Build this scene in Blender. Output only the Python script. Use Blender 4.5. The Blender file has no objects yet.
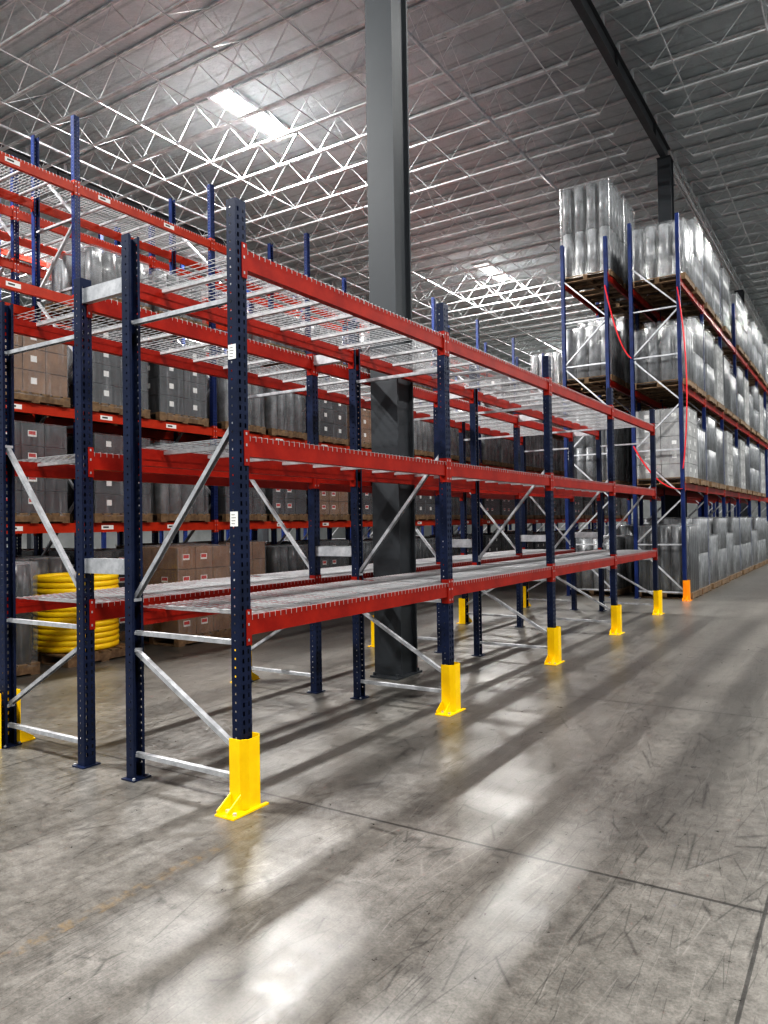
import bpy, math, random
from mathutils import Vector, Matrix
random.seed(11)
scene = bpy.context.scene
COL = scene.collection

# ------------------------------------------------------------------ materials
def newmat(name):
    m = bpy.data.materials.new(name); m.use_nodes = True
    nt = m.node_tree; b = nt.nodes["Principled BSDF"]
    return m, nt, b
def N(nt, t, **kw):
    n = nt.nodes.new(t)
    for k, v in kw.items(): setattr(n, k, v)
    return n
def ramp(nt, src, stops):
    r = N(nt, "ShaderNodeValToRGB")
    e = r.color_ramp.elements
    while len(e) < len(stops): e.new(0.5)
    for i, (p, c) in enumerate(stops):
        e[i].position = p
        e[i].color = (c[0], c[1], c[2], 1) if hasattr(c, "__len__") else (c, c, c, 1)
    nt.links.new(src, r.inputs[0]); return r
def noise(nt, scale, detail=4, rough=.6, vec=None, dist=0):
    n = N(nt, "ShaderNodeTexNoise"); n.inputs["Scale"].default_value = scale
    n.inputs["Detail"].default_value = detail; n.inputs["Roughness"].default_value = rough
    n.inputs["Distortion"].default_value = dist
    if vec: nt.links.new(vec, n.inputs["Vector"])
    return n
def paint(name, c1, c2, rough=.4, metal=0.0, scale=6, bump=0.0, spec=.5):
    m, nt, b = newmat(name)
    tc = N(nt, "ShaderNodeTexCoord")
    n = noise(nt, scale, 5, .65, tc.outputs["Object"])
    r = ramp(nt, n.outputs["Fac"], [(.35, c1), (.65, c2)])
    nt.links.new(r.outputs[0], b.inputs["Base Color"])
    b.inputs["Roughness"].default_value = rough; b.inputs["Metallic"].default_value = metal
    b.inputs["Specular IOR Level"].default_value = spec
    if bump:
        bp = N(nt, "ShaderNodeBump"); bp.inputs["Strength"].default_value = bump
        bp.inputs["Distance"].default_value = .01
        nt.links.new(n.outputs["Fac"], bp.inputs["Height"]); nt.links.new(bp.outputs[0], b.inputs["Normal"])
    return m
M_BLUE = paint("navy_paint", (.009, .015, .038), (.014, .023, .060), .36, spec=.3)
M_BLUE2 = paint("blue_paint", (.011, .022, .085), (.017, .037, .14), .4, spec=.3)
M_RED = paint("red_paint", (.25, .014, .008), (.35, .024, .011), .36, spec=.25)
M_RED2 = paint("orange_red_paint", (.40, .032, .010), (.50, .048, .014), .4, spec=.25)
M_GALV = paint("galvanised_steel", (.36, .37, .39), (.55, .56, .58), .42, .45, 14)
M_WIRE = paint("wire_steel", (.38, .39, .40), (.52, .52, .53), .4, .4, 20)
M_YEL = paint("yellow_guard_paint", (.90, .56, .004), (.98, .66, .006), .4, 0, 5, spec=.3)
M_ORG = paint("orange_guard_paint", (.9, .28, .01), (.95, .36, .01), .4, 0, 5, spec=.3)
M_COLM = paint("column_grey_paint", (.048, .053, .059), (.057, .063, .069), .5, 0, .6, spec=.25)
M_GIRD = paint("girder_dark_paint", (.045, .05, .055), (.07, .075, .08), .5, 0, 2)
M_JOIST = paint("joist_light_paint", (.40, .42, .43), (.60, .62, .63), .45, .1, 3)
M_WOOD = paint("pallet_wood", (.13, .085, .05), (.28, .19, .11), .75, 0, 9)
M_CARD = paint("cardboard", (.19, .105, .055), (.29, .17, .095), .75, 0, 4)
M_DARKBOX = paint("charcoal_carton", (.018, .019, .022), (.045, .045, .05), .5, 0, 4)
M_GREYBOX = paint("grey_carton", (.08, .08, .08), (.17, .17, .17), .6, 0, 4)
M_REDLAB = paint("red_label", (.50, .02, .015), (.55, .03, .02), .5)
M_WHLAB = paint("white_label", (.75, .75, .73), (.82, .82, .8), .5)
M_ROLL = paint("grey_film_roll", (.10, .105, .11), (.28, .29, .30), .38, 0, 3)
M_ROLLD = paint("dark_film_roll", (.025, .027, .03), (.08, .085, .09), .38, 0, 3)
M_WHBOX = paint("pale_carton", (.28, .28, .28), (.46, .46, .45), .6, 0, 4)
M_COIL = paint("yellow_pipe", (.88, .58, .01), (.97, .70, .02), .35, 0, 5)
M_STRAP = paint("red_strap_webbing", (.55, .01, .02), (.65, .015, .03), .5)
M_WALL = paint("wall_panel", (.20, .21, .21), (.27, .28, .28), .7, 0, .6)
M_INK = paint("label_print", (.05, .05, .05), (.08, .08, .08), .6)

def wrapmat():
    m, nt, b = newmat("stretch_wrap_film")
    tc = N(nt, "ShaderNodeTexCoord")
    mp = N(nt, "ShaderNodeMapping"); mp.inputs["Scale"].default_value = (11, 11, .8)
    nt.links.new(tc.outputs["Object"], mp.inputs[0])
    oi = N(nt, "ShaderNodeObjectInfo")
    cb = N(nt, "ShaderNodeCombineXYZ"); ml = N(nt, "ShaderNodeMath", operation='MULTIPLY'); ml.inputs[1].default_value = 40
    nt.links.new(oi.outputs["Random"], ml.inputs[0])
    for i in range(3): nt.links.new(ml.outputs[0], cb.inputs[i])
    nt.links.new(cb.outputs[0], mp.inputs["Location"])
    n = noise(nt, 2.0, 6, .72, mp.outputs[0], .6)
    r = ramp(nt, n.outputs["Fac"], [(.42, .06), (.54, .11), (.62, .22), (.74, .45)])
    b.inputs["Base Color"].default_value = (.66, .68, .70, 1); b.inputs["Roughness"].default_value = .25
    bp = N(nt, "ShaderNodeBump"); bp.inputs["Strength"].default_value = .5; bp.inputs["Distance"].default_value = .012
    nt.links.new(n.outputs["Fac"], bp.inputs["Height"]); nt.links.new(bp.outputs[0], b.inputs["Normal"])
    tr = N(nt, "ShaderNodeBsdfTransparent"); mx = N(nt, "ShaderNodeMixShader")
    gl = N(nt, "ShaderNodeBsdfGlossy"); gl.inputs["Roughness"].default_value = .14; nt.links.new(bp.outputs[0], gl.inputs["Normal"])
    m0 = N(nt, "ShaderNodeMixShader"); m0.inputs[0].default_value = .10
    nt.links.new(tr.outputs[0], m0.inputs[1]); nt.links.new(gl.outputs[0], m0.inputs[2])
    nt.links.new(r.outputs[0], mx.inputs[0]); nt.links.new(m0.outputs[0], mx.inputs[1]); nt.links.new(b.outputs[0], mx.inputs[2])
    nt.links.new(mx.outputs[0], nt.nodes["Material Output"].inputs[0])
    return m
M_WRAP = wrapmat()

def emis(name, c, s):
    m, nt, b = newmat(name)
    b.inputs["Base Color"].default_value = (*c, 1)
    b.inputs["Emission Color"].default_value = (*c, 1); b.inputs["Emission Strength"].default_value = s
    return m
M_SKY = emis("skylight_panel", (1, .98, .95), 2)
M_SKYD = emis("dim_skylight_panel", (1, .98, .95), .8)  # weaker emission for the fainter far skylight

def ceilmat():
    m, nt, b = newmat("ceiling_insulation")
    tc = N(nt, "ShaderNodeTexCoord")
    n = noise(nt, .45, 6, .6, tc.outputs["Object"])
    w = N(nt, "ShaderNodeTexWave", wave_type='BANDS', bands_direction='Y'); w.inputs["Scale"].default_value = .6
    w.inputs["Distortion"].default_value = .3
    nt.links.new(tc.outputs["Object"], w.inputs[0])
    r = ramp(nt, n.outputs["Fac"], [(.32, (.34, .375, .39)), (.68, (.46, .51, .525))])
    r2 = ramp(nt, w.outputs["Fac"], [(0, .80), (.08, 1)])
    mx = N(nt, "ShaderNodeMix", data_type='RGBA', blend_type='MULTIPLY'); mx.inputs[0].default_value = 1
    nt.links.new(r.outputs[0], mx.inputs[6]); nt.links.new(r2.outputs[0], mx.inputs[7])
    nt.links.new(mx.outputs[2], b.inputs["Base Color"]); b.inputs["Roughness"].default_value = .36
    b.inputs["Metallic"].default_value = .3
    n2 = noise(nt, 2.6, 4, .6, tc.outputs["Object"])
    bp = N(nt, "ShaderNodeBump"); bp.inputs["Strength"].default_value = .7; bp.inputs["Distance"].default_value = .12
    nt.links.new(n2.outputs["Fac"], bp.inputs["Height"]); nt.links.new(bp.outputs[0], b.inputs["Normal"])
    return m

def floormat():
    m, nt, b = newmat("polished_concrete")
    L = nt.links.new
    tc = N(nt, "ShaderNodeTexCoord"); V = tc.outputs["Object"]
    n1 = noise(nt, .6, 8, .62, V, .3)
    n2 = noise(nt, 14, 8, .75, V, .2)
    n3 = noise(nt, 90, 3, .6, V)
    n4 = noise(nt, 3.2, 8, .7, V, .6)
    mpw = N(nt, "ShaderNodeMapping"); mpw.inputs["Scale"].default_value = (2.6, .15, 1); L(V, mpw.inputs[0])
    n5 = noise(nt, 1.0, 5, .6, mpw.outputs[0], .1)       # streaks painted along the aisle to add to the rack shadow bands
    base = ramp(nt, n1.outputs["Fac"], [(.3, (.086, .081, .073)), (.5, (.110, .104, .094)), (.7, (.136, .129, .118))])
    g = ramp(nt, n2.outputs["Fac"], [(.3, .60), (.5, 1), (.72, 1.4)])
    g3 = ramp(nt, n3.outputs["Fac"], [(.3, .74), (.6, 1.1)])
    g4 = ramp(nt, n4.outputs["Fac"], [(.32, .84), (.5, 1), (.7, 1.1)])
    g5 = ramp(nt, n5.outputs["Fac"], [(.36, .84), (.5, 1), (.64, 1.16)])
    def mul(a, c):
        x = N(nt, "ShaderNodeMix", data_type='RGBA', blend_type='MULTIPLY'); x.inputs[0].default_value = 1
        L(a, x.inputs[6]); L(c, x.inputs[7]); return x.outputs[2]
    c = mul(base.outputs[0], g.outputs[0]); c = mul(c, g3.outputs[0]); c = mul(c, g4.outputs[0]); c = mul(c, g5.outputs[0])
    def scratch(c, ang, sc, th, stretch, dark, lo, hi, ms, light=False):
        mp = N(nt, "ShaderNodeMapping"); mp.inputs["Rotation"].default_value = (0, 0, ang)
        mp.inputs["Scale"].default_value = (1, stretch, 1); L(V, mp.inputs[0])
        nn = noise(nt, 1.2, 1, .5, mp.outputs[0])
        ad = N(nt, "ShaderNodeMix", data_type='RGBA'); ad.inputs[0].default_value = .05
        L(mp.outputs[0], ad.inputs[6]); L(nn.outputs["Color"], ad.inputs[7])
        vo = N(nt, "ShaderNodeTexVoronoi", feature='DISTANCE_TO_EDGE'); vo.inputs["Scale"].default_value = sc
        L(ad.outputs[2], vo.inputs["Vector"])
        msk = noise(nt, ms, 3, .6, V)
        if light:
            mr = ramp(nt, msk.outputs["Fac"], [(lo, 0), (hi, .3)])
            rr = ramp(nt, vo.outputs["Distance"], [(0, 1), (th, 0)])
            f = N(nt, "ShaderNodeMath", operation='MULTIPLY'); L(mr.outputs[0], f.inputs[0]); L(rr.outputs[0], f.inputs[1])
            x = N(nt, "ShaderNodeMix", data_type='RGBA'); L(f.outputs[0], x.inputs[0]); L(c, x.inputs[6]); x.inputs[7].default_value = (.30, .29, .27, 1)
            return x.outputs[2]
        mr = ramp(nt, msk.outputs["Fac"], [(lo, 1), (hi, 0)])
        rr = ramp(nt, vo.outputs["Distance"], [(0, dark), (th, 1)])
        mm = N(nt, "ShaderNodeMix", data_type='RGBA', blend_type='LIGHTEN'); mm.inputs[0].default_value = 1
        L(rr.outputs[0], mm.inputs[6]); L(mr.outputs[0], mm.inputs[7])
        return mul(c, mm.outputs[2])
    for ang, sc, th, st, dk, ms in ((.5, 3.0, .005, .12, .45, 2.1), (1.9, 4.2, .006, .11, .45, 2.9), (2.7, 5.1, .008, .10, .5, 1.7), (1.2, 7.2, .010, .09, .5, 2.4), (.15, 8.5, .012, .09, .55, 3.4), (2.2, 7.5, .012, .1, .55, 4.4)):
        c = scratch(c, ang, sc, th, st, dk, .50, .58, ms)
    c = scratch(c, 2.2, 6.0, .008, .09, 0, .48, .64, 2.0, True)
    c = scratch(c, .9, 8.0, .010, .08, 0, .48, .64, 2.6, True)
    vs = N(nt, "ShaderNodeTexVoronoi"); vs.inputs["Scale"].default_value = 7; L(V, vs.inputs["Vector"])
    sp = ramp(nt, vs.outputs["Distance"], [(.03, .5), (.06, 1)]); c = mul(c, sp.outputs[0])
    sep = N(nt, "ShaderNodeSeparateXYZ"); L(V, sep.inputs[0])
    def math_(op, a, bb):
        x = N(nt, "ShaderNodeMath", operation=op)
        for i, s in enumerate((a, bb)):
            if s is None: continue
            if isinstance(s, (int, float)): x.inputs[i].default_value = s
            else: L(s, x.inputs[i])
        return x.outputs[0]
    def joint(axis, off, pitch, w_=.007):
        a = math_('ADD', axis, -off + pitch * 100)
        mo = math_('MODULO', a, pitch)
        d1 = math_('MINIMUM', mo, math_('SUBTRACT', pitch, mo))
        return math_('LESS_THAN', d1, w_)
    j = math_('MAXIMUM', joint(sep.outputs[0], -.38, 4.55), joint(sep.outputs[1], 3.4, 3.3, .009))
    mj = N(nt, "ShaderNodeMix", data_type='RGBA'); L(math_('MULTIPLY', j, .8), mj.inputs[0]); L(c, mj.inputs[6]); mj.inputs[7].default_value = (.02, .019, .018, 1)
    c = mj.outputs[2]
    dx = math_('ABSOLUTE', math_('ADD', sep.outputs[0], 2.75), None)
    ln = math_('MULTIPLY', math_('LESS_THAN', dx, .035), math_('LESS_THAN', sep.outputs[1], 2.75))
    nw = noise(nt, 11, 6, .8, V)
    wr = ramp(nt, nw.outputs["Fac"], [(.48, 0), (.66, .5)])
    ml = N(nt, "ShaderNodeMix", data_type='RGBA'); L(math_('MULTIPLY', ln, wr.outputs[0]), ml.inputs[0]); L(c, ml.inputs[6]); ml.inputs[7].default_value = (.25, .16, .06, 1)
    L(ml.outputs[2], b.inputs["Base Color"])
    ro = ramp(nt, n2.outputs["Fac"], [(.3, .26), (.7, .40)])
    L(ro.outputs[0], b.inputs["Roughness"])
    b.inputs["Specular IOR Level"].default_value = .68
    bp = N(nt, "ShaderNodeBump"); bp.inputs["Strength"].default_value = .12; bp.inputs["Distance"].default_value = .01
    L(n2.outputs["Fac"], bp.inputs["Height"]); L(bp.outputs[0], b.inputs["Normal"])
    return m

# ------------------------------------------------------------------ mesh builder
class MB:
    def __init__(s): s.v = []; s.f = []; s.m = []
    def add(s, vs, fs, mi=0):
        o = len(s.v); s.v += [tuple(v) for v in vs]
        for f in fs: s.f.append(tuple(i + o for i in f)); s.m.append(mi)
    def box(s, x0, x1, y0, y1, z0, z1, mi=0):
        s.add([(x0,y0,z0),(x1,y0,z0),(x1,y1,z0),(x0,y1,z0),(x0,y0,z1),(x1,y0,z1),(x1,y1,z1),(x0,y1,z1)],
              [(0,3,2,1),(4,5,6,7),(0,1,5,4),(1,2,6,5),(2,3,7,6),(3,0,4,7)], mi)
    def prof(s, p0, p1, pts, up=(0,0,1), mi=0, closed=True, caps=True):
        p0 = Vector(p0); p1 = Vector(p1); d = (p1-p0).normalized(); up = Vector(up)
        side = d.cross(up)
        if side.length < 1e-5: side = d.cross(Vector((1,0,0)))
        side.normalize(); u = side.cross(d).normalized(); n = len(pts)
        vs = [p0+side*a+u*b for a,b in pts]+[p1+side*a+u*b for a,b in pts]
        fs = [(i,(i+1)%n,n+(i+1)%n,n+i) for i in range(n if closed else n-1)]
        if caps and closed: fs += [tuple(range(n-1,-1,-1)), tuple(range(n,2*n))]
        s.add(vs, fs, mi)
    def bar(s, p0, p1, w, h, up=(0,0,1), mi=0):
        s.prof(p0, p1, [(-w/2,-h/2),(w/2,-h/2),(w/2,h/2),(-w/2,h/2)], up, mi)
    def chan(s, p0, p1, w, h, t=.004, up=(0,0,1), mi=0):   # U channel
        s.prof(p0, p1, [(-w/2,-h/2),(w/2,-h/2),(w/2,-h/2+t),(-w/2+t,-h/2+t),(-w/2+t,h/2-t),(w/2,h/2-t),(w/2,h/2),(-w/2,h/2)], up, mi)
    def cyl(s, cx, cy, z0, z1, r, n=14, mi=0):
        vs = [(cx+r*math.cos(2*math.pi*i/n), cy+r*math.sin(2*math.pi*i/n), z) for z in (z0,z1) for i in range(n)]
        fs = [(i,(i+1)%n,n+(i+1)%n,n+i) for i in range(n)] + [tuple(range(n-1,-1,-1)), tuple(range(n,2*n))]
        s.add(vs, fs, mi)
    def mesh(s, name, mats, smooth=False):
        me = bpy.data.meshes.new(name); me.from_pydata(s.v, [], s.f)
        for m in mats: me.materials.append(m)
        me.polygons.foreach_set("material_index", s.m)
        if smooth: me.polygons.foreach_set("use_smooth", [True]*len(s.f))
        me.update(); return me

def obj(name, data, loc=(0,0,0), rotz=0, parent=None):
    o = bpy.data.objects.new(name, data); o.location = loc; o.rotation_euler = (0,0,rotz)
    if parent is not None: o.parent = parent
    COL.objects.link(o); return o
def tag(o, label, cat, group=None):
    o["label"] = label; o["category"] = cat
    if group: o["group"] = group
    return o
def struct(o): o["kind"] = "structure"; return o

# ------------------------------------------------------------------ setting
CEIL = 11.70
X0, X1, Y0, Y1 = -47.0, 12.0, -9.0, 72.0
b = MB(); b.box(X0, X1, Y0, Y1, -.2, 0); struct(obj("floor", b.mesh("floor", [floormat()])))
b = MB(); b.box(X0, X1, Y0, Y1, CEIL, CEIL+.15); struct(obj("ceiling", b.mesh("ceiling", [ceilmat()])))
b = MB(); b.box(X0-.2, X0, Y0, Y1, -.2, CEIL+.15)
struct(obj("wall_left", b.mesh("wall_left", [M_WALL])))
b = MB(); b.box(X0-.2, X1, Y1, Y1+.2, -.2, CEIL+.15)
struct(obj("wall_back", b.mesh("wall_back", [M_WALL])))

def skylight(i, x, y, power, dim=False):
    b = MB(); w, l = .30, 1.2
    b.box(x-w, x+w, y-l, y+l, CEIL-.05, CEIL-.005, 0)
    for (a0,a1,c0,c1) in ((x-w-.06,x-w,y-l-.06,y+l+.06),(x+w,x+w+.06,y-l-.06,y+l+.06),(x-w,x+w,y-l-.06,y-l),(x-w,x+w,y+l,y+l+.06)):
        b.box(a0,a1,c0,c1,CEIL-.08,CEIL-.001,1)
    b.box(x-w, x+w, y-.02, y+.02, CEIL-.075, CEIL-.05, 1)
    struct(obj("window_%d" % i, b.mesh("skylight", [M_SKYD if dim else M_SKY, M_JOIST])))
    ld = bpy.data.lights.new("skylight_light", 'AREA'); ld.shape = 'RECTANGLE'
    ld.size = .3 if dim else .48; ld.size_y = 1.8 if dim else 2*l
    ld.energy = power; ld.color = (1, .985, .96)
    lo = bpy.data.objects.new("skylight_light", ld); lo.location = (x, y, CEIL-.1); COL.objects.link(lo)
k = 1
for x, ys, p in ((-12.4, (-.2, 13.7, 27.7, 41.7), 4300), (2.6, (-.2, 13.7, 27.7, 41.7), 1600), (-26.5, (13.7, 27.7, 41.7, 55.7), 2400), (-12.4, (55.7,), 1500)):
    for y in ys:
        q = p
        if -13 < x < -12 and 13 < y < 14: q = p*.85
        if -13 < x < -12 and 27 < y < 28: q = p*.6
        skylight(k, x, y, q, -13 < x < -12 and 27 < y < 28); k += 1

CX = -4.23
GX = (CX-28.4, CX-14.2, CX, CX+14.2)
b = MB(); h = .165
GB = CEIL-.66
b.box(-h, h, -h, -h+.024, .02, GB-.02); b.box(-h, h, h-.024, h, .02, GB-.02); b.box(-.01, .01, -h+.024, h-.024, .02, GB-.02)
for s in (-1, 1):
    b.box(s*.12-.006, s*.12+.006, -h+.024, h-.024, .02, GB-.02)
b.box(-.17, .17, -.25, .25, 0, .02)
b.box(-.17, .17, -.22, .22, GB-.02, GB)
for sx in (-.14, .14):
    for sy in (-.21, .21): b.cyl(sx, sy, .02, .05, .018, 6)
colme = b.mesh("column", [M_COLM])
for gx in GX[:3]:
    for cy in (6.78, 20.5, 34.2, 47.9, 61.6):
        tag(obj("building_column", colme, (gx, cy, 0)), "dark grey steel building column with a base plate" , "column", "building columns")
def girder(L0, L1):
    b = MB(); zb, zt = GB, CEIL-.26
    b.box(-.075, .075, L0, L1, zb, zb+.02); b.box(-.075, .075, L0, L1, zt-.02, zt); b.box(-.008, .008, L0, L1, zb+.02, zt-.02)
    yy = L0+1
    while yy < L1:
        b.box(-.07, -.008, yy-.006, yy+.006, zb+.02, zt-.02); b.box(.008, .07, yy-.006, yy+.006, zb+.02, zt-.02); yy += 3.4
    return b.mesh("girder", [M_GIRD])
def open_girder(L0, L1):
    b = MB(); zb, zt = GB+.03, CEIL-.29
    for s in (-.035, .035):
        b.bar((s, L0, zt), (s, L1, zt), .05, .06); b.bar((s, L0, zb), (s, L1, zb), .05, .06)
    y = L0+.1; i = 0
    while y+.6 < L1:
        b.bar((0, y, zb if i % 2 == 0 else zt), (0, y+.6, zt if i % 2 == 0 else zb), .03, .03, (1,0,0)); y += .6; i += 1
    return b.mesh("open_girder", [M_JOIST])
gm = girder(Y0, Y1)
for gx in (GX[0], GX[1], GX[3]):
    tag(obj("roof_girder", gm, (gx, 0, 0)), "dark steel roof girder carried by the columns", "girder", "roof girders")
tag(obj("roof_girder", girder(Y0, 20.8), (CX, 0, 0)), "dark steel roof girder carried by the columns", "girder", "roof girders")
tag(obj("roof_girder", open_girder(20.82, Y1), (CX, 0, 0)), "light open-web steel roof girder beyond the dark one", "girder", "roof girders")
SP = 14.2
b = MB(); h2 = SP/2
zt = CEIL-.03; zb = CEIL-.78
for s in (-.024, .024):
    b.bar((-h2+.03, s, zt), (h2-.03, s, zt), .036, .040)
    b.bar((-h2+.7, s, zb), (h2-.7, s, zb), .036, .038)
for s in (-1, 1): b.box(h2-.07 if s>0 else -h2+.01, h2-.01 if s>0 else -h2+.07, -.05, .05, CEIL-.26, CEIL-.05)
npan = 20; x = -h2+.7; st = (SP-1.4)/npan
b.bar((-h2+.15, 0, zt-.02), (x, 0, zb+.01), .016, .016); b.bar((h2-.15, 0, zt-.02), (-x, 0, zb+.01), .016, .016)
for i in range(npan):
    a = (x+i*st, 0, zb+.01 if i % 2 == 0 else zt-.02); c = (x+(i+1)*st, 0, zt-.02 if i % 2 == 0 else zb+.01)
    b.bar(a, c, .014, .014)
jm = b.mesh("roof_joist", [M_JOIST])
JS = 1.12
for gi in range(3):
    cx = (GX[gi]+GX[gi+1])/2
    y = 1.4 if gi != 0 else 9.24
    while y < Y1-.5:
        tag(obj("roof_joist", jm, (cx, y, 0)), "light grey open-web steel roof joist under the deck", "joist", "roof joists"); y += JS
b = MB(); b.bar((0, 0.2, CEIL-.808), (0, Y1-.3, CEIL-.808), .022, .022)
brm = b.mesh("bridging", [M_JOIST]); tn = 1
b = MB(); b.bar((0, 0.2, CEIL-.808), (0, Y1-.3, CEIL-.808), .022, .022)
y = 1.4
while y+JS < Y1-1:
    b.bar((0, y+.03, CEIL-.79), (0, y+JS-.03, CEIL-.06), .012, .012); b.bar((.016, y+.03, CEIL-.06), (.016, y+JS-.03, CEIL-.79), .012, .012)
    y += JS
brx = b.mesh("cross_bridging", [M_JOIST])
for gi in range(3):
    for q_, t in enumerate((.08, .2, .32, .44, .56, .68, .8, .92)):
        struct(obj("roof_run_%d" % tn, brx if q_ in (1, 4, 6) else brm, (GX[gi]+SP*t, 0, 0))); tn += 1  # steel bridging rods running across the joists
b = MB()
b.prof((0, 0.2, CEIL-.93), (0, Y1-.3, CEIL-.93), [(.035*math.cos(a*math.pi/5), .035*math.sin(a*math.pi/5)) for a in range(10)])
yy = 1.4
while yy < 60:
    b.bar((0, yy, CEIL-.90), (0, yy, CEIL-.79), .014, .014, (0,1,0)); yy += JS*3
pm = b.mesh("pipe", [M_GALV])
for px in (-7.0, -16.3, 1.7):
    struct(obj("roof_run_%d" % tn, pm, (px, 0, 0))); tn += 1  # sprinkler pipe runs hung below the joists

# ------------------------------------------------------------------ rack parts
PW, PD = .088, .07
def sheet_with_slots(b, org, u, v, W, H, cols, z0, pitch, hh, mi=0):
    cuts = [0]
    for a, c in cols: cuts += [a, c]
    cuts.append(W)
    org = Vector(org); u = Vector(u); v = Vector(v)
    def quad(s0, s1, t0, t1):
        b.add([org+u*s0+v*t0, org+u*s1+v*t0, org+u*s1+v*t1, org+u*s0+v*t1], [(0,1,2,3)], mi)
    for i in range(0, len(cuts)-1, 2): quad(cuts[i], cuts[i+1], 0, H)
    for a, c in cols:
        z = z0; last = 0
        while z+hh < H-.02:
            quad(a, c, last, z); last = z+hh; z += pitch
        quad(a, c, last, H)
def post_mesh(H, mat):
    b = MB(); w = PW/2; d = PD/2
    sheet_with_slots(b, (d, -w, .008), (0,1,0), (0,0,1), PW, H-.008, [(.016,.030),(.058,.072)], .06, .05, .026)
    for s in (-w, w):
        sheet_with_slots(b, (-d, s, .008), (1,0,0), (0,0,1), PD, H-.008, [(.024,.034)], .08, .05, .012)
        b.add([(-d, s, .008), (-d, s*(1-.45), .008), (-d, s*(1-.45), H), (-d, s, H)], [(0,1,2,3)])
    b.box(-d-.03, d+.02, -w-.025, w+.025, 0, .008)
    for s in (-1, 1): b.cyl(-d-.015, s*(w+.012), .008, .02, .01, 6, 1)
    return b.mesh("upright_post", [mat, M_GALV])
def beam_mesh(L, hgt, mat, label=False):
    b = MB()
    b.prof((0,0,0), (0,L,0), [(-.025,-hgt),(.025,-hgt),(.025,0),(.0,0),(.0,-.035),(-.025,-.035)], (0,0,1))
    for y0, y1, ya, yb in ((0, .004, -.040, .004), (L-.004, L, L-.004, L+.040)):
        b.box(-.03, .034, y0, y1, -.17, .035)
        b.box(.0305, .0345, ya, yb, -.17, .035)
    for yc in (-.022, L+.022):
        for zz in (-.14, -.05, .015): b.box(.0345, .037, yc-.006, yc+.006, zz-.008, zz+.008, 1)
    if label:
        for q in (.12, .60):
            b.box(.0251, .0262, L*q, L*q+.20, -.095, -.035, 2); b.box(.0262, .0266, L*q+.03, L*q+.12, -.075, -.052, 3)
    return b.mesh("beam", [mat, M_GALV, M_WHLAB, M_INK])
def deck_mesh(D, W, r=.0038, sup=True):
    b = MB(); hx = D/2
    n = int(round(W/.05))
    for i in range(n+1):
        y = .004+(W-.008)*i/n
        b.bar((-hx-.004, y, r/2), (hx+.004, y, r/2), r, r)
        for s in (-1, 1): b.bar((s*(hx+.004), y, r/2), (s*(hx+.004), y, -.028), r*.85, r*.85, (0,1,0))
    m = 10
    for j in range(m+1):
        x = -hx+.01+(D-.02)*j/m
        b.bar((x, 0, -r*.5), (x, W, -r*.5), r, r)
    for t in (.17, .5, .83):
        b.box(-hx+.055, hx-.055, W*t-.016, W*t+.016, -.034, -.0105)
    return b.mesh("wire_deck", [M_WIRE])
def brace_mesh(D, za, zb):
    b = MB(); i = D/2-.01
    b.chan((i, 0, za), (-i, 0, zb), .028, .034, .003, (0,1,0))
    for x, z in ((i-.02, za), (-i+.02, zb)):
        b.box(x-.01, x+.01, -.03, .03, z-.01, z+.01)
    return b.mesh("brace", [M_GALV])

FD = .93
def rack_short(name, xf, ys, levels, H, mirror, label):
    root = tag(obj(name, None, (xf-FD/2, ys[0], 0)), label, "pallet rack", "empty pallet racks"); root.empty_display_size = .2
    pm_ = post_mesh(H, M_BLUE); bl = (ys[1]-ys[0])-PW; bm = beam_mesh(bl, .115, M_RED)
    dm = deck_mesh(FD+PD+.002, (bl-.01)/2-.002)
    brs = [("horizontal_brace", .155, .155), ("horizontal_brace", .93, .93), ("horizontal_brace", 2.92, 2.92),
           ("diagonal_brace", .30, .82), ("diagonal_brace", 2.22, 1.14)]
    brm_ = [(n, brace_mesh(FD, a, c)) for n, a, c in brs]
    for y in ys:
        ry = y-ys[0]
        obj("upright_post", pm_, (FD/2, ry, 0), 0, root); obj("upright_post", pm_, (-FD/2, ry, 0), math.pi, root)
        for n, m in brm_: obj(n, m, (0, ry, 0), math.pi if mirror else 0, root)
    for i in range(len(ys)-1):
        ry = ys[i]-ys[0]+PW/2
        for z in levels:
            obj("beam", bm, (FD/2+PD/2-.03, ry, z), 0, root)
            obj("beam", bm, (-FD/2-PD/2+.03, ry+bl, z), math.pi, root)
            for kk in range(2):
                obj("wire_deck", dm, (0, ry+.005+kk*((bl-.01)/2+.001), z+.001), 0, root)
    return root
P = 2.52
YS = [3.19+P*i for i in range(5)]
XA = -3.04; XB = -4.47
LV = (1.085, 2.12, 3.21)
ra = rack_short("pallet_rack", XA, YS, LV, 3.49, False, "empty low navy and red pallet rack beside the open aisle")
rb = rack_short("pallet_rack", XB, YS, LV, 3.30, True, "empty low navy and red pallet rack, back to back with another")
b = MB(); gap = (XA-FD-PD/2)-(XB+PD/2)
b.box(-gap/2, gap/2, -.022, -.018, -.05, .05); b.box(-gap/2, gap/2, -.022, .022, .046, .05); b.box(-gap/2, gap/2, -.022, .022, -.05, -.046)
for s in (-1, 1): b.box(s*gap/2-.002, s*gap/2+.002, -.03, .03, -.05, .05)
sm = b.mesh("row_spacer", [M_GALV])
for y in YS:
    for z in (1.35, 3.18):
        obj("row_spacer", sm, ((XA-FD+XB)/2-(XA-FD/2), y-YS[0], z), 0, ra)
b = MB()
b.box(0, .001, -.03, .03, 0, .085, 0)
for i in range(4): b.box(.001, .0015, -.020, .006+.004*(i%3), .014+i*.017, .017+i*.017, 1)
tm = b.mesh("tag", [M_WHLAB, M_INK])
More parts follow.
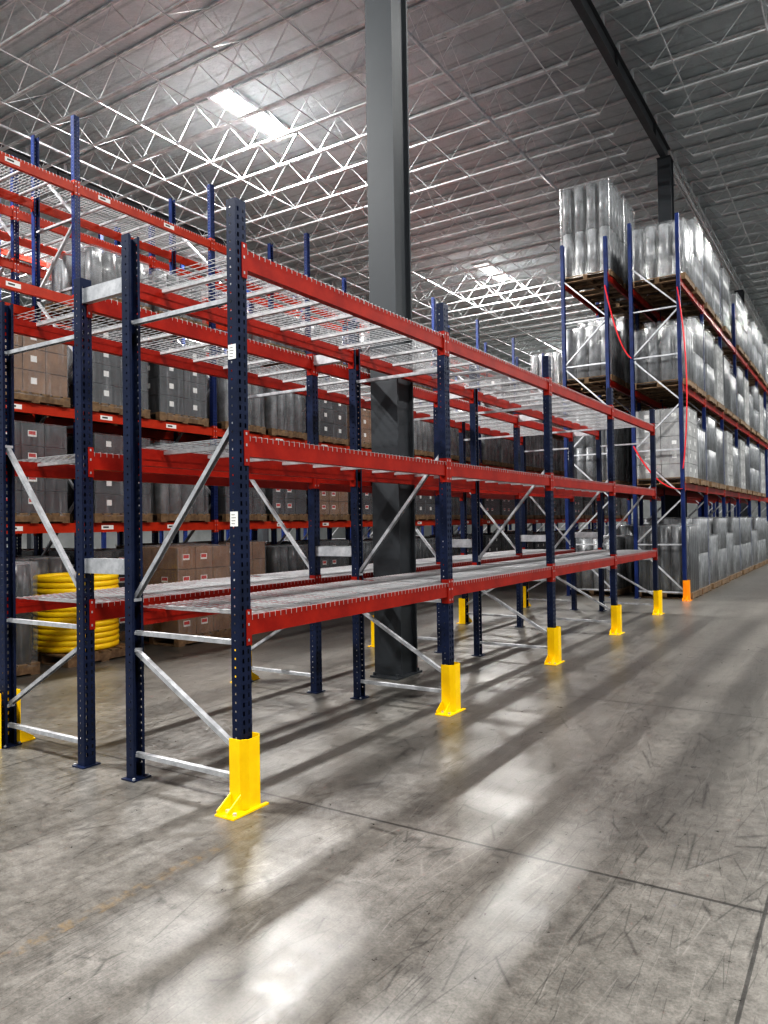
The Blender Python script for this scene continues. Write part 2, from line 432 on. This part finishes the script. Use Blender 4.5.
for z in (2.56, 1.60):
    o = obj("rack_tag", tm, (FD/2+.0, -PW/2-.001, z), -math.pi/2, ra); o["label"] = "white printed tag"

def guard_mesh(mat, foot=.20):
    b = MB(); t = .006
    pts = [(-.03,-.082),(.05,-.082),(.086,-.045),(.086,.045),(.05,.082),(-.045,.082)]
    inn = [(-.03,-.082+t),(.047,-.082+t),(.086-t,-.042),(.086-t,.042),(.047,.082-t),(-.045,.082-t)]
    H = .40; n = len(pts)
    vs = [(x,y,z) for z in (0,H) for x,y in pts]+[(x,y,z) for z in (0,H) for x,y in inn]
    fs = []
    for i in range(n-1):
        fs += [(i,i+1,n+i+1,n+i),(2*n+i+1,2*n+i,3*n+i,3*n+i+1),(n+i,n+i+1,3*n+i+1,3*n+i),(i+1,i,2*n+i,2*n+i+1)]
    fs += [(0,n,3*n,2*n),(n-1,2*n+n-1,4*n-1,2*n-1)]
    b.add(vs, fs, 0)
    b.box(-.03, .11, -foot, -.082, 0, .010); b.box(.086, .11, -.082, .09, 0, .010)
    fe = -foot+.01
    for x in (-.026, .05):
        b.add([(x,-.082,.01),(x,fe,.01),(x,fe,.028),(x,-.082,.095),(x+.007,-.082,.01),(x+.007,fe,.01),(x+.007,fe,.028),(x+.007,-.082,.095)],
              [(0,1,2,3),(7,6,5,4),(0,4,5,1),(1,5,6,2),(2,6,7,3),(3,7,4,0)], 0)
    for x, y in ((.01,(-.082-foot)/2),(.083,-.16)): b.cyl(x, y, .010, .025, .012, 6, 1)
    return b.mesh("post_guard", [mat, M_GALV])
GY = guard_mesh(M_YEL); GO = guard_mesh(M_ORG)
for y in YS:
    tag(obj("post_guard", GY, (XA+.005, y, 0)), "yellow steel post guard bolted around the rack post foot", "post guard", "yellow post guards")
    tag(obj("post_guard", GY, (XB-FD-.005, y, 0), math.pi), "yellow steel post guard bolted around the rack post foot", "post guard", "yellow post guards")

def rack_tall(name, xf, ys, levels, H, label, bluem, tags=False, guard=None, decks=None):
    root = tag(obj(name, None, (xf-FD/2, ys[0], 0)), label, "pallet rack", "tall loaded pallet racks"); root.empty_display_size = .2
    pm_ = post_mesh(H, bluem); bl = (ys[1]-ys[0])-PW; bm = beam_mesh(bl, .13, M_RED2 if xf < -6 else M_RED, tags)
    b = MB(); i = FD/2-.03; z = .2; s = 1
    b.chan((i,0,.15),(-i,0,.15),.03,.04,.003,(0,1,0))
    while z+.95 < H:
        b.chan((s*i,0,z),(-s*i,0,z+.85),.03,.04,.003,(0,1,0))
        if int(z) % 2 == 0: b.chan((i,0,z+.9),(-i,0,z+.9),.03,.04,.003,(0,1,0))
        z += .95; s = -s
    bz = b.mesh("bracing", [M_GALV])
    for y in ys:
        ry = y-ys[0]
        obj("upright_post", pm_, (FD/2, ry, 0), 0, root); obj("upright_post", pm_, (-FD/2, ry, 0), math.pi, root)
        obj("bracing", bz, (0, ry, 0), 0, root)
        if guard is not None and y == ys[0]:
            tag(obj("post_guard", guard, (xf+.005, y, 0)), "orange steel post guard at the foot of a tall rack post", "post guard")
    for i in range(len(ys)-1):
        ry = ys[i]-ys[0]+PW/2
        for z in levels:
            obj("beam", bm, (FD/2+PD/2-.03, ry, z), 0, root)
            obj("beam", bm, (-FD/2-PD/2+.03, ry+bl, z), math.pi, root)
    if decks:
        dm = deck_mesh(FD+PD-.02, (bl-.01)/2-.002, .006)
        for i, z in decks:
            for kk in range(2):
                obj("wire_deck", dm, (0, ys[i]-ys[0]+PW/2+.005+kk*((bl-.01)/2+.001), z+.001), 0, root)
    return root

YC = [15.7+P*i for i in range(8)]
LC = (2.32, 4.30, 6.42); LD = (2.32, 4.55, 6.78)
rack_tall("pallet_rack", XA, YC, LC, 7.7, "tall blue and red pallet rack loaded with wrapped pallets", M_BLUE2, False, GO)
rack_tall("pallet_rack", XB, YC, LD, 7.55, "tall blue and red pallet rack stacked high with wrapped rolls", M_BLUE2)
XE = -9.0; XF = -10.45
PE = 2.53
YE = [3.80+PE*i for i in range(13)]
LE = (1.68, 3.22, 4.75, 6.32)
dk = [(i, LE[3]) for i in range(6)]
rack_tall("pallet_rack", XE, YE, LE, 7.25, "tall blue and red pallet rack with mixed cartons and rolls", M_BLUE2, True, None, dk)
rack_tall("pallet_rack", XF, YE, (1.68, 3.22, 4.75, 5.55, 6.32), 7.1, "tall blue and red pallet rack behind another loaded rack", M_BLUE2, False, None, [(i, 6.32) for i in range(4)]+[(i, 5.55) for i in range(4)])
XG = -15.2
YG = [6.3+PE*i for i in range(12)]
rack_tall("pallet_rack", XG, YG, (1.68, 3.22, 4.75, 6.32, 7.9), 8.8, "tall blue and red pallet rack across a second aisle", M_BLUE2, False, None, [(i, 7.9) for i in range(3)])

# ------------------------------------------------------------------ pallets
def pallet_mesh():
    b = MB()
    for x in (-.5, 0, .5):
        b.box(x-.045, x+.045, -.5, .5, .02, .11)
    for i in range(7):
        y = -.5+i*(1-.11)/6; b.box(-.55, .55, y, y+.11, .11, .13)
    for i in (0, 1, 2):
        y = -.5+i*(1-.11)/2; b.box(-.55, .55, y, y+.11, 0, .02)
    return b.mesh("wooden_pallet", [M_WOOD])
PALM = pallet_mesh()
def boxes(nx, ny, nz, H, mat, labm, two=None):
    b = MB(); W, D = .96, 1.06; z0 = .13
    for k_ in range(nz):
        for i in range(nx):
            for j in range(ny):
                g = .006; x0 = -D/2+D*i/nx+g; x1 = -D/2+D*(i+1)/nx-g; y0 = -W/2+W*j/ny+g; y1 = -W/2+W*(j+1)/ny-g
                za = z0+H*k_/nz+g*.5; zb = z0+H*(k_+1)/nz-g
                b.box(x0, x1, y0, y1, za, zb, 0)
                yc = (y0+y1)/2; zc = za+(zb-za)*.55
                lw = .05 if not two else .07
                if i == nx-1 and (j*2+k_*3) % 3 != 1:
                    b.box(x1, x1+.0015, yc-lw, yc+lw*.7, zc-.04, zc+.04, 2 if two else 1)
                    if two: b.box(x1+.0015, x1+.002, yc-.06, yc+.035, zc-.015, zc+.03, 1)
                if j == 0 and (i+k_*2) % 3 != 1:
                    xc = (x0+x1)/2; b.box(xc-lw, xc+lw*.8, y0-.0015, y0, zc-.04, zc+.035, 2 if two else 1)
                    if two: b.box(xc-.06, xc+.045, y0-.002, y0-.0015, zc-.015, zc+.025, 1)
    return b.mesh("carton_stack", [mat, labm, M_WHLAB])
def rolls(nx, ny, nz, H, mats):
    b = MB(); W, D = .96, 1.06; r = min(W/ny, D/nx)/2*.93
    for i in range(nx):
        for j in range(ny):
            cx = -D/2+D*(i+.5)/nx; cy = -W/2+W*(j+.5)/ny
            for k_ in range(nz):
                za = .13+H*k_/nz; zb = .13+H*(k_+1)/nz-.006
                b.cyl(cx, cy, za, zb-.014, r, 16, 0); b.cyl(cx, cy, zb-.014, zb, r*.86, 16, 1)
    me = b.mesh("film_rolls", mats)
    for p in me.polygons:
        if len(p.vertices) == 4: p.use_smooth = True
    return me
def wrap_mesh(H, seed, ribs=0):
    rnd = random.Random(seed); n = 120; rings = 12; W, D = .985, 1.09
    b = MB(); vs = []; z0 = .09; z1 = .13+H+.012
    ph = [rnd.uniform(0, 6.28) for _ in range(6)]
    per = []
    q_ = n//4
    for i in range(q_): per.append((D/2, -W/2+W*i/q_, 0, i/q_))
    for i in range(q_): per.append((D/2-D*i/q_, W/2, 1, i/q_))
    for i in range(q_): per.append((-D/2, W/2-W*i/q_, 2, i/q_))
    for i in range(q_): per.append((-D/2+D*i/q_, -W/2, 3, i/q_))
    n = len(per)
    for k_ in range(rings+1):
        t = k_/rings; z = z0+(z1-z0)*t
        for (px, py, sd, u) in per:
            ins = 0
            if ribs: ins = .012*(1-math.sqrt(abs(math.sin(math.pi*u*ribs)))) if (u*ribs > .5 and u*ribs < ribs-.5) else 0
            w_ = .002*math.sin(9*u+ph[0]+7*t)+.0015*math.sin(23*u+ph[1]-11*t)+.0015*math.sin(t*25+ph[2])
            ins += w_
            if sd == 0: px -= ins
            elif sd == 2: px += ins
            elif sd == 1: py -= ins
            else: py += ins
            if u < .001:
                px *= .985; py *= .985
            vs.append((px, py, z))
    fs = [(k_*n+i, k_*n+(i+1)%n, (k_+1)*n+(i+1)%n, (k_+1)*n+i) for k_ in range(rings) for i in range(n)]
    top = len(vs)-n
    b.add(vs, fs, 0)
    o = [vs[top+i] for i in range(n)]
    vs2 = [(v[0]*.55, v[1]*.55, z1+.010*math.sin(3*i+ph[3])) for i, v in enumerate(o)]
    b.add(o+vs2+[(0, 0, z1+.005)], [(i, (i+1)%n, n+(i+1)%n, n+i) for i in range(n)] + [(n+i, n+(i+1)%n, 2*n) for i in range(n)], 0)
    return b.mesh("stretch_wrap", [M_WRAP], True)
KINDS = {
 "card": (boxes(2,3,3,.85,M_CARD,M_WHLAB), wrap_mesh(.85,1), "film-wrapped brown cardboard cartons on a wooden pallet", "carton_stack"),
 "cardt": (boxes(2,3,4,1.2,M_CARD,M_REDLAB,True), wrap_mesh(1.2,21), "tall film-wrapped brown cartons with red labels on a pallet", "carton_stack"),
 "card2": (boxes(3,3,4,1.05,M_CARD,M_REDLAB,True), wrap_mesh(1.05,2), "film-wrapped brown cartons with red labels on a wooden pallet", "carton_stack"),
 "dark": (boxes(2,3,4,1.15,M_DARKBOX,M_REDLAB,True), wrap_mesh(1.15,3), "film-wrapped dark cartons with red labels on a wooden pallet", "carton_stack"),
 "dark2": (boxes(2,2,4,1.1,M_DARKBOX,M_WHLAB), wrap_mesh(1.1,15), "film-wrapped dark cartons with white labels on a wooden pallet", "carton_stack"),
 "grey": (boxes(2,2,3,1.0,M_GREYBOX,M_WHLAB), wrap_mesh(1.0,13), "film-wrapped grey cartons with white labels on a wooden pallet", "carton_stack"),
 "lowr": (rolls(4,4,1,.65,[M_ROLL,M_ROLLD]), wrap_mesh(.65,14,4), "short clear-wrapped grey rolls standing on a wooden pallet", "film_rolls"),
 "roll": (rolls(4,4,1,1.1,[M_ROLL,M_ROLLD]), wrap_mesh(1.1,4,4), "clear-wrapped grey rolls standing on a wooden pallet", "film_rolls"),
 "rolld": (rolls(4,4,2,1.1,[M_ROLLD,M_ROLL]), wrap_mesh(1.1,10,4), "clear-wrapped dark rolls standing on a wooden pallet", "film_rolls"),
 "rollt": (rolls(5,5,2,1.5,[M_ROLL,M_ROLLD]), wrap_mesh(1.5,5,5), "tall clear-wrapped grey rolls standing on a wooden pallet", "film_rolls"),
 "rolltd": (rolls(5,5,1,1.35,[M_ROLLD,M_ROLL]), wrap_mesh(1.35,11,5), "tall clear-wrapped dark rolls standing on a wooden pallet", "film_rolls"),
 "rollx": (rolls(4,4,2,1.95,[M_ROLL,M_ROLLD]), wrap_mesh(1.95,6,4), "very tall stack of wrapped grey rolls on a wooden pallet", "film_rolls"),
 "white": (boxes(2,2,5,1.4,M_WHBOX,M_WHLAB), wrap_mesh(1.4,7), "film-wrapped pale cartons on a wooden pallet", "carton_stack"),
}
def load(kind, x, y, z, grp):
    g, w, lab, gn = KINDS[kind]
    r = tag(obj("wrapped_pallet", None, (x+random.uniform(-.012,.012), y+random.uniform(-.01,.01), z), random.uniform(-.008,.008)), lab, "pallet load", grp)
    r.empty_display_size = .1
    obj("wooden_pallet", PALM, (0,0,0), 0, r); obj(gn, g, (0,0,0), 0, r); obj("stretch_wrap", w, (0,0,0), 0, r)
def slots(ys, i): return (ys[i]+.675, ys[i+1]-.675)
pool = lambda *a: random.choice(a)
for i in range(len(YC)-1):
    for j, y in enumerate(slots(YC, i)):
        for z in (0,)+LC:
            if z == LC[-1]: kd = pool("rollt","rollt","roll","rolltd") if i or j else "roll"
            elif z == 0: kd = pool("rollt","roll","rollt","rolltd")
            else: kd = pool("rollt","rolltd","rollt","white","roll")
            if i > 0 and z > 0 and random.random() < .05: continue
            load(kd, XA-FD/2+.02, y, z, "wrapped pallets in the tall rack")
for i in range(3):
    for y in slots(YC, i):
        for z in (0,)+LD:
            if z == LD[-1]: kd = "rollx" if i == 0 else "roll"
            else: kd = pool("rollt","rolltd","roll","rolltd")
            load(kd, XB-FD/2-.035, y, z, "wrapped pallets in the tall rack")
for i in range(len(YE)-1):
    for j, y in enumerate(slots(YE, i)):
        for z in (0,)+LE:
            if z == LE[-1]:
                if YE[i] < 20 or random.random() < .45: continue
            if z == LE[2]:
                if i < 4:
                    if (i, j) not in ((1, 0), (1, 1), (2, 1), (3, 0)): continue
                elif random.random() < .4: continue
            if z == LE[1]: kd = "card" if (i, j) in ((0, 0), (0, 1), (3, 1)) else pool("roll","roll","rolld","roll","dark2")
            elif z == LE[0]: kd = "card2" if (i, j) in ((3, 0),) else pool("rolld","dark","roll","dark2","dark")
            else: kd = ("cardt" if (i, j) in ((1, 1), (2, 0)) else pool("dark","rolld","dark2","dark","rolld")) if z == 0 else pool("roll","grey","roll")
            if z == LE[2] and i < 4: kd = pool("lowr", "roll", "lowr")
            load(kd, XE-FD/2, y, z, "pallets across the far aisle")
for i in range(len(YE)-1):
    for y in slots(YE, i):
        for z in (0,)+LE[:2]:
            if (z and random.random() < .15) or i > 8: continue
            load(pool("grey","roll","dark","rolld","card2"), XF-FD/2, y, z, "pallets across the far aisle")

def coil(x, y):
    r = tag(obj("pipe_coil_pallet", None, (x, y, 0)), "stack of bright yellow ribbed pipe coils on a pallet", "pipe coils")
    obj("wooden_pallet", PALM, (0,0,0), 0, r)
    b = MB(); n = 48; m = 8; vs = []; fs = []
    for k_ in range(13):
        q = .040; R = .50; zc = .13+q+k_*.069
        o = len(vs)
        for i in range(n):
            a = 2*math.pi*i/n
            for j in range(m):
                t = 2*math.pi*j/m; rr = R-.03+.03*math.cos(t)
                vs.append((rr*math.cos(a), rr*math.sin(a), zc+q*math.sin(t)))
        for i in range(n):
            for j in range(m):
                fs.append((o+i*m+j, o+((i+1)%n)*m+j, o+((i+1)%n)*m+(j+1)%m, o+i*m+(j+1)%m))
    b.add(vs, fs); obj("pipe_coil", b.mesh("pipe_coil", [M_COIL], True), (0,0,0), 0, r)
coil(-8.3, 5.8)
load("rolld", -8.3, 4.45, 0, "pallets across the far aisle")
load("cardt", -8.3, 7.45, 0, "pallets across the far aisle")

def strap(p0, p1, sag, bulge):
    b = MB(); n = 16; pts = []
    for i in range(n+1):
        t = i/n; s_ = 4*t*(1-t)
        pts.append(Vector(p0).lerp(Vector(p1), t)+Vector((bulge*s_, 0, -sag*s_)))
    vs = []
    for p in pts: vs += [p+Vector((0,-.025,0)), p+Vector((0,.025,0)), p+Vector((.018,.025,.012)), p+Vector((.018,-.025,.012))]
    fs = []
    for i in range(n):
        for j in range(4): fs.append((i*4+j, i*4+(j+1)%4, (i+1)*4+(j+1)%4, (i+1)*4+j))
    b.add(vs, fs)
    tag(obj("red_strap", b.mesh("red_strap", [M_STRAP])), "red webbing strap hanging from a rack post", "strap", "red hanging straps")
yf = YC[0]-PW/2-.03
strap((XA-.02, yf, 6.2), (XA+.02, yf, 2.6), 0, .12)
strap((XA-FD, yf, 3.1), (XA, yf, 2.2), .25, 0)
strap((XB-.02, yf, 6.5), (XA-FD, yf, 4.9), .3, 0)

# ------------------------------------------------------------------ light
w = bpy.data.worlds.new("world"); scene.world = w; w.use_nodes = True
w.node_tree.nodes["Background"].inputs[0].default_value = (.94, .98, 1, 1)
w.node_tree.nodes["Background"].inputs[1].default_value = .47
scene.view_settings.view_transform = 'Standard'
try: scene.view_settings.look = 'High Contrast'
except Exception as e: print(str(e)[:300])

# ------------------------------------------------------------------ camera
yaw = math.radians(32.72); pitch = math.radians(.92); roll = math.radians(.9)
fw = Vector((-math.sin(yaw)*math.cos(pitch), math.cos(yaw)*math.cos(pitch), math.sin(pitch)))
rt = Vector((math.cos(yaw), math.sin(yaw), 0)); up = rt.cross(fw)
up2 = up*math.cos(roll)+rt*math.sin(roll); rt2 = rt*math.cos(roll)-up*math.sin(roll)
cam = bpy.data.cameras.new("camera"); cam.lens = 750/1024*36; cam.sensor_width = 36; cam.sensor_fit = 'AUTO'; cam.clip_start = .05; cam.clip_end = 300
co = bpy.data.objects.new("camera", cam); COL.objects.link(co)
R = Matrix((rt2, up2, -fw)).transposed().to_4x4(); R.translation = Vector((0,0,1.6)); co.matrix_world = R
scene.camera = co
